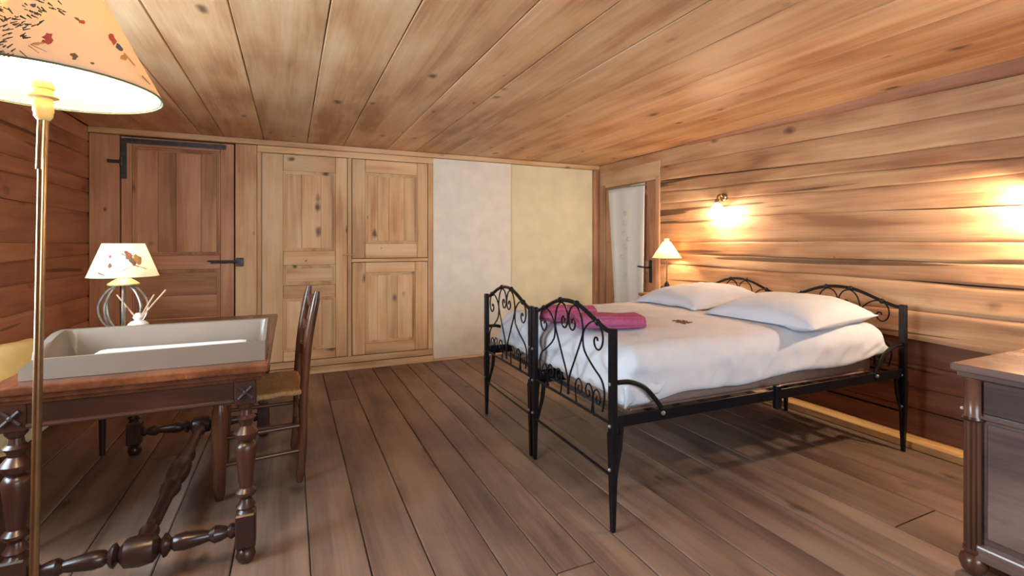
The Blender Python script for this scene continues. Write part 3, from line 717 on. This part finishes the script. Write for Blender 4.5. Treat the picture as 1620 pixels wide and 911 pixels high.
for j in range(NY+1):
    for i in range(NX+1):
        s, t = i/NX, j/NY; cgx.v.append((-hx+2*hx*s, -hy+2*hy*t, .001))
for j in range(NY):
    for i in range(NX):
        a = j*(NX+1)+i; cgx.f.append((a, a+1, a+NX+2, a+NX+1)); cgx.f.append((a+nb_, a+nb_+NX+1, a+nb_+NX+2, a+nb_+1))
bd = [i for i in range(NX+1)]+[j*(NX+1)+NX for j in range(1, NY+1)]+[NY*(NX+1)+i for i in range(NX-1, -1, -1)]+[j*(NX+1) for j in range(NY-1, 0, -1)]
for i in range(len(bd)): a, b = bd[i], bd[(i+1) % len(bd)]; cgx.f.append((a, a+nb_, b+nb_, b))
mk('padding', cgx, TRAY, ct, 50)
mk('liner', rounded_box(.25, .085, .012, .01, 20, 12, 3).mv(.03, .02, .030), TRAY_IN, ct, True)

# ladder-back chair at the table's long side
ch = tag(empty('ladder_back_chair', (-.135, 2.86, 0), math.radians(3.5)), 'brown ladder-back chair tucked against the side of the table', 'chair')
for y in (-.2, .2):
    pts = smooth_path([(.165, y, 0), (.18, y, .2), (.185, y, .44), (.205, y, .7), (.248, y, .955)], 5)
    mk('back_post', tube(pts, [.012]+[.021]*(len(pts)-3)+[.02, .013], 12), W_CHZ, ch, True)
    mk('front_leg', lathe([(.016, 0), (.024, .03), (.026, .12), (.032, .25), (.034, .40), (.024, .44), (.02, .455)], 14).mv(-.18, y*1.08, 0), W_CHZ, ch, True)
    for z in (.16, .285): mk('side_rung', tube([(-.18, y*1.08, z), (.178, y, z)], .011, 10), W_CHX, ch, True)
for (x, z) in ((.178, .2), (.18, .33), (-.18, .23), (-.18, .34)): mk('rung', tube([(x, -.205, z), (x, .205, z)], .011, 10), W_CHZ, ch, True)
for (z, h, x) in ((.60, .07, .198), (.74, .07, .213), (.88, .08, .236)):
    g = G()
    for i in range(11):
        y = -.195+.39*i/10; bow = .022*math.sin(PI*i/10); hh = h*(.75+.25*math.sin(PI*i/10))
        for (a, b) in ((-.006, -hh/2), (.006, -hh/2), (.006, hh/2), (-.006, hh/2)): g.v.append((x+a+bow, y, z+b))
    for i in range(10):
        for k in range(4): g.f.append((i*4+k, i*4+(k+1) % 4, i*4+4+(k+1) % 4, i*4+4+k))
    g.f += [(3, 2, 1, 0), (40, 41, 42, 43)]
    mk('back_slat', g, W_CHZ, ch, True)
st = rounded_box(.195, .222, .016, .015, 22, 22, 4)
st.v = [(x, y*(1-.03*(x/.2)), z-.008*(1-(x/.195)**2)*(1-(y/.222)**2)+(.0025*math.sin(abs(x)*300) if abs(x/.195) < abs(y/.222) else .0025*math.sin(abs(y)*300))) for x, y, z in st.v]
mk('rush_seat', st.mv(-.005, 0, .455), RUSH, ch, True)

# ------------------------------------------------------------------ shades with printed skiers
def cone_hit(px, py, cx, cy, zb, zt, rb_, rt, eps):
    d = ray(px, py); k = (rt-rb_)/(zt-zb)
    ox, oy = -cx, -cy
    R0 = rb_+eps+k*(CAM_H-zb); Rd = k*d.z
    A = d.x**2+d.y**2-Rd**2; B = 2*(ox*d.x+oy*d.y-R0*Rd); C = ox*ox+oy*oy-R0*R0
    D = B*B-4*A*C
    if D < 0: return None
    for t in sorted(((-B-D**.5)/(2*A), (-B+D**.5)/(2*A))):
        p = CAMP+d*t
        if t > 0 and zb-.01 < p.z < zt+.01: return p
    return None
def decals(name, polys, cone, mat, parent, eps=.0015):
    g = G()
    for poly in polys:
        P = [cone_hit(x, y, *cone, eps) for x, y in poly]
        if any(p is None for p in P): continue
        n = len(g.v); g.v += [tuple(p) for p in P]; g.f.append(tuple(n+i for i in range(len(P))))
    if g.f:
        g.xf(Matrix.Translation(-parent.parent.location)); return mk(name, g, mat, parent)
def blob(cx, cy, rx, ry, ang=0, n=9, jag=.35):
    out = []
    for k in range(n):
        a = 2*PI*k/n; r = 1+jag*random.uniform(-1, 1); x, y = rx*r*math.cos(a), ry*r*math.sin(a)
        out.append((cx+x*math.cos(ang)-y*math.sin(ang), cy+x*math.sin(ang)+y*math.cos(ang)))
    return out
def stroke(x0, y0, x1, y1, w):
    L_ = math.hypot(x1-x0, y1-y0) or 1; a, b = -(y1-y0)/L_*w/2, (x1-x0)/L_*w/2
    return [(x0+a, y0+b), (x0-a, y0-b), (x1-a*.5, y1-b*.5), (x1+a*.5, y1+b*.5)]

# floor lamp
FLX, FLY = -.486, 1.376
fl_ = tag(empty('floor_lamp', (FLX, FLY, 0)), 'tall brass floor lamp with lit cream shade in the foreground', 'floor lamp')
bpy.context.view_layer.update()
mk('base', lathe([(.13, 0), (.13, .012), (.11, .022), (.03, .03), (.016, .05)], 28).mv(-.026, .011, 0), BRASS, fl_, True)
mk('pole', tube([(-.026, .011, .03), (-.013, .005, .75), (0, 0, 1.47)], .008, 14), BRASS, fl_, True)
mk('sleeve', tube([(-.004, .002, 1.36), (0, 0, 1.475)], .0098, 14), BRASS, fl_, True)
mk('socket', lathe([(.010, 1.465), (.016, 1.474), (.016, 1.482), (.0175, 1.484), (.0175, 1.500), (.0165, 1.502), (.0165, 1.512), (.026, 1.515), (.026, 1.518), (.016, 1.521), (.015, 1.532), (.019, 1.534), (.019, 1.541), (.014, 1.55)], 18), CREAM_METAL, fl_, True)
mk('bulb', sphere((0, 0, 1.582), .03, 14, 10), BULB, fl_, True)
SZB, SZT, SRB, SRT = 1.537, 1.835, .212, .06
sh = mk('shade', lathe([(SRB, SZB), (SRT, SZT)], 64, False), SHADE_BIG, fl_, True)
mk('lining', lathe([(SRB-.003, SZB), (SRT-.003, SZT)], 64, False), SHADE_IN, fl_, True)
ringp = lambda r, z, n=48: [(r*math.cos(2*PI*k/n), r*math.sin(2*PI*k/n), z) for k in range(n+1)]
mk('rim_piping', tube(ringp(SRB-.001, SZB), .0022, 6), PIPING, sh, True)
mk('lining_piping', tube(ringp(SRB-.005, SZB+.003), .0022, 6), PIPING_L, sh, True)
mk('shade_carrier', G().add(tube(ringp(.05, 1.80, 20), .002, 5)).add(tube([(-.05, 0, 1.8), (.05, 0, 1.8)], .002, 5)).add(tube([(0, 0, 1.6), (0, 0, 1.8)], .002, 5)), BRASS, fl_)
BIG = (FLX, FLY, SZB, SZT, SRB, SRT)
ST = []
for k in range(190):
    x, y = random.uniform(-30, 100), random.uniform(-10, 92)
    if y > 95-x*1.05 + 10 and not (x > 40 and y < 20): continue
    if x > 100 or (0 < x < 30 and y < 22 and random.random() < .7): continue
    a = random.uniform(.3, .9)+(.0 if y < 30 else -.9); l = random.uniform(6, 13); ST.append(stroke(x, y, x+l*math.cos(a), y+l*math.sin(a), random.uniform(1.6, 3.4)))
decals('print_branches', ST, BIG, DARKPRINT, sh)
decals('print_red_figures', [blob(76, 60, 8, 8, .4, 11, .5), blob(130, 35, 6, 3, .5), blob(178, 62, 5, 8, -.5), blob(70, 66, 4, 3)], BIG, REDPRINT, sh)
for q in ([blob(118, 88, 7, 5, .3, 11, .5)], [blob(146, 100, 4, 2)], [blob(122, 30, 6, 2, .4)], [stroke(45, 72, 62, 84, 1.4), stroke(48, 70, 74, 82, 1.2), stroke(31, 80, 50, 96, 1.8)]): decals('print_brown_figure', q, BIG, BROWNPRINT, sh, .002)
decals('print_twig', [stroke(225, 120, 238, 134, 2)], BIG, BROWNPRINT, sh, .002)
decals('print_slate_figure', [blob(189, 75, 4, 8, -.6), blob(52, 8, 5, 3)], BIG, BLUEPRINT, sh, .0022)
decals('print_ochre_figures', [blob(196, 90, 6, 5, .5), stroke(196, 84, 214, 104, 3), blob(58, 69, 10, 2.5, 0)], BIG, OCHREPRINT, sh, .0018)
point_light('floor_lamp_light', (FLX, FLY, 1.65), 13, .03, (1, .78, .5))

# table lamp with wire cage base
TLX, TLY = -.785, 3.12
tl = tag(empty('table_lamp', (TLX, TLY, TZ)), 'table lamp with wire cage base and skier print shade on the table', 'lamp')
bpy.context.view_layer.update()
mk('base', lathe([(.07, 0), (.07, .008), (.05, .012)], 22), IRON_CAGE, tl, True)
for k in range(8):
    a = 2*PI*k/8+.2; c, s = math.cos(a), math.sin(a)
    mk('cage_wire', tube(smooth_path([(.03*c, .03*s, .235), (.07*c, .07*s, .20), (.1*c, .1*s, .135), (.09*c, .09*s, .065), (.05*c, .05*s, .01)], 5), .0055, 7), IRON_CAGE, tl, True)
mk('collar', lathe([(.066, .236), (.068, .242), (.05, .256), (.03, .268), (.012, .27)], 22), CREAM_METAL, tl, True)
mk('stem', lathe([(.008, .268), (.008, .31)], 10), BRASS, tl)
TS = (TLX, TLY, TZ+.28, TZ+.45, .15, .088)
sh2 = mk('shade', lathe([(.15, .28), (.088, .45)], 48, False), SHADE_SM, tl, True)
mk('shade_rim', tube(ringp(.15, .28), .0018, 6), PIPING_L, sh2)
decals('print_skier', [blob(203, 404, 7, 5, .5, 11, .45), blob(209, 413, 4, 8, -.6)], TS, BROWNPRINT, sh2)
decals('print_red_jacket', [blob(204, 402, 4, 3, .3), blob(174, 406, 2, 3)], TS, REDPRINT, sh2, .002)
decals('print_ochre_figures', [blob(218, 410, 6, 10, -.5), stroke(214, 420, 232, 425, 2)], TS, OCHREPRINT, sh2, .0018)
decals('print_small_skier', [blob(174, 420, 3, 4.5), stroke(194, 428, 210, 420, 1), stroke(155, 432, 166, 436, 2.5), stroke(192, 401, 200, 405, 2)], TS, BROWNPRINT, sh2, .0022)

point_light('table_lamp_light', (TLX, TLY, TZ+.36), .6, .02, (1, .78, .5))
# reed diffuser
rd = tag(empty('reed_diffuser', (-.70, 3.02, TZ)), 'white reed diffuser with three pale sticks beside the cage lamp', 'diffuser')
mk('jar', lathe([(.04, 0), (.044, .006), (.044, .045), (.03, .058), (.016, .062), (.016, .085), (.014, .085)], 20), CERAM, rd, True)
mk('stopper', lathe([(.02, .068), (.024, .078), (.012, .098), (.004, .1)], 14), CERAM, rd, True)
for (a, b, h) in ((-.10, .05, .19), (.07, -.02, .19), (.125, -.05, .215)): mk('reed', tube([(0, 0, .06), (a, b, h)], .0038, 6), REED, rd)

# cream settee along the left wall
se = tag(empty('settee', (-1.13, 2.95, 0)), 'cream yellow upholstered settee against the log wall behind the table', 'settee')
mk('seat', rounded_box(.17, .56, .06, .04, 16, 40, 8).mv(.03, 0, .465), SOFA, se, True)
bkg = rounded_box(.075, .56, .18, .07, 10, 40, 14); bkg.v = [(x-.05*z, y, z+.02*nz(y*3, 1)) for x, y, z in bkg.v]
mk('backrest', bkg.mv(-.13, 0, .52), SOFA, se, True)
for s in (-1, 1): mk('arm', rounded_box(.17, .05, .11, .045, 14, 8, 12).mv(.02, s*.575, .535), SOFA, se, True)
for a in (-1, 1):
    for b in (-1, 1): mk('leg', lathe([(.014, 0), (.022, .40), (.024, .43)], 12).mv(.02+a*.14, b*.52, 0), W_TABZ, se, True)

# ------------------------------------------------------------------ dresser
DX0, DX1, DYa, DYb = 2.235, 3.20, .42, .93
ds = tag(empty('dresser', (0, 0, 0)), 'polished dark wooden chest of drawers with fluted corner columns beside the bed', 'dresser')
mk('top', box(DX0-.03, DX1+.03, DYa-.01, DYb+.03, .735, .763, .006, 2), W_DRZ, ds)
mk('top_moulding', box(DX0-.015, DX1+.015, DYa, DYb+.015, .715, .737, .004), W_DRZ, ds)
mk('carcass', box(DX0+.022, DX1-.022, DYa+.01, DYb-.022, .085, .716, .003), W_DRZ, ds)
mk('side_panel', box(DX0+.012, DX0+.022, DYa+.045, DYb-.06, .15, .56, .003), W_DRZ, ds)
mk('frieze_panel', box(DX0+.008, DX0+.022, DYa+.03, DYb-.05, .592, .712, .004), W_DRZ, ds)
mk('side_bead', box(DX0+.002, DX0+.022, DYa, DYb-.04, .572, .584, .004), W_DRZ, ds)
mk('base_moulding', G().add(box(DX0+.0, DX1, DYa, DYb-.03, .075, .12, .008, 2)).add(box(DX0-.004, DX1+.004, DYa, DYb-.03, .066, .084, .005)), W_DRZ, ds)
for (x, y) in ((DX0+.02, DYb-.02), (DX1-.02, DYb-.02)):
    col = mk('column', lathe([(.03, .57), (.03, .575), (.026, .58), (.026, .70), (.03, .705), (.03, .716)], 20).mv(x, y, 0), W_DRC, ds, True)
    fg = G(); nseg = 56; prof = []
    for z in (.1, .565):
        for k in range(nseg):
            a = 2*PI*k/nseg; r = .0275-.008*abs(math.cos(a*4))**3; fg.v.append((x+r*math.cos(a), y+r*math.sin(a), z))
    for k in range(nseg): fg.f.append((k, (k+1) % nseg, nseg+(k+1) % nseg, nseg+k))
    fg.f += [tuple(range(nseg-1, -1, -1)), tuple(range(nseg, 2*nseg))]
    mk('fluted_shaft', fg, W_DRC, col, 30)
    mk('ring', lathe([(.031, .56), (.034, .567), (.031, .575)], 20).mv(x, y, 0), W_DRC, col, True)
    mk('foot', lathe([(.016, 0), (.034, .02), (.042, .045), (.036, .068), (.024, .078), (.03, .088), (.03, .1)], 20).mv(x, y, 0), W_DRC, ds, True)
for x in (DX0+.03, DX1-.03): mk('foot', lathe([(.016, 0), (.034, .02), (.042, .045), (.036, .068), (.03, .088)], 20).mv(x, DYa+.05, 0), W_DRC, ds, True)
for i in range(3):
    z0 = .13+i*.145 if i < 2 else .60; z1 = z0+.135 if i < 2 else .705
    if i < 2: z1 = z0+.2 if i == 0 else .56; z0 = .13 if i == 0 else .345
    d_ = mk('drawer', box(DX0+.05, DX1-.05, DYb-.022, DYb-.008, z0, z1, .003), W_DRZ, ds)
    for x in (DX0+.2, DX1-.2): mk('knob', sphere((x, DYb+.006, (z0+z1)/2), .016, 10, 6), BRASS, d_)
mk('key', sphere((DX0+.04, DYb+.022, .588), .006, 8, 5), CERAM, ds)
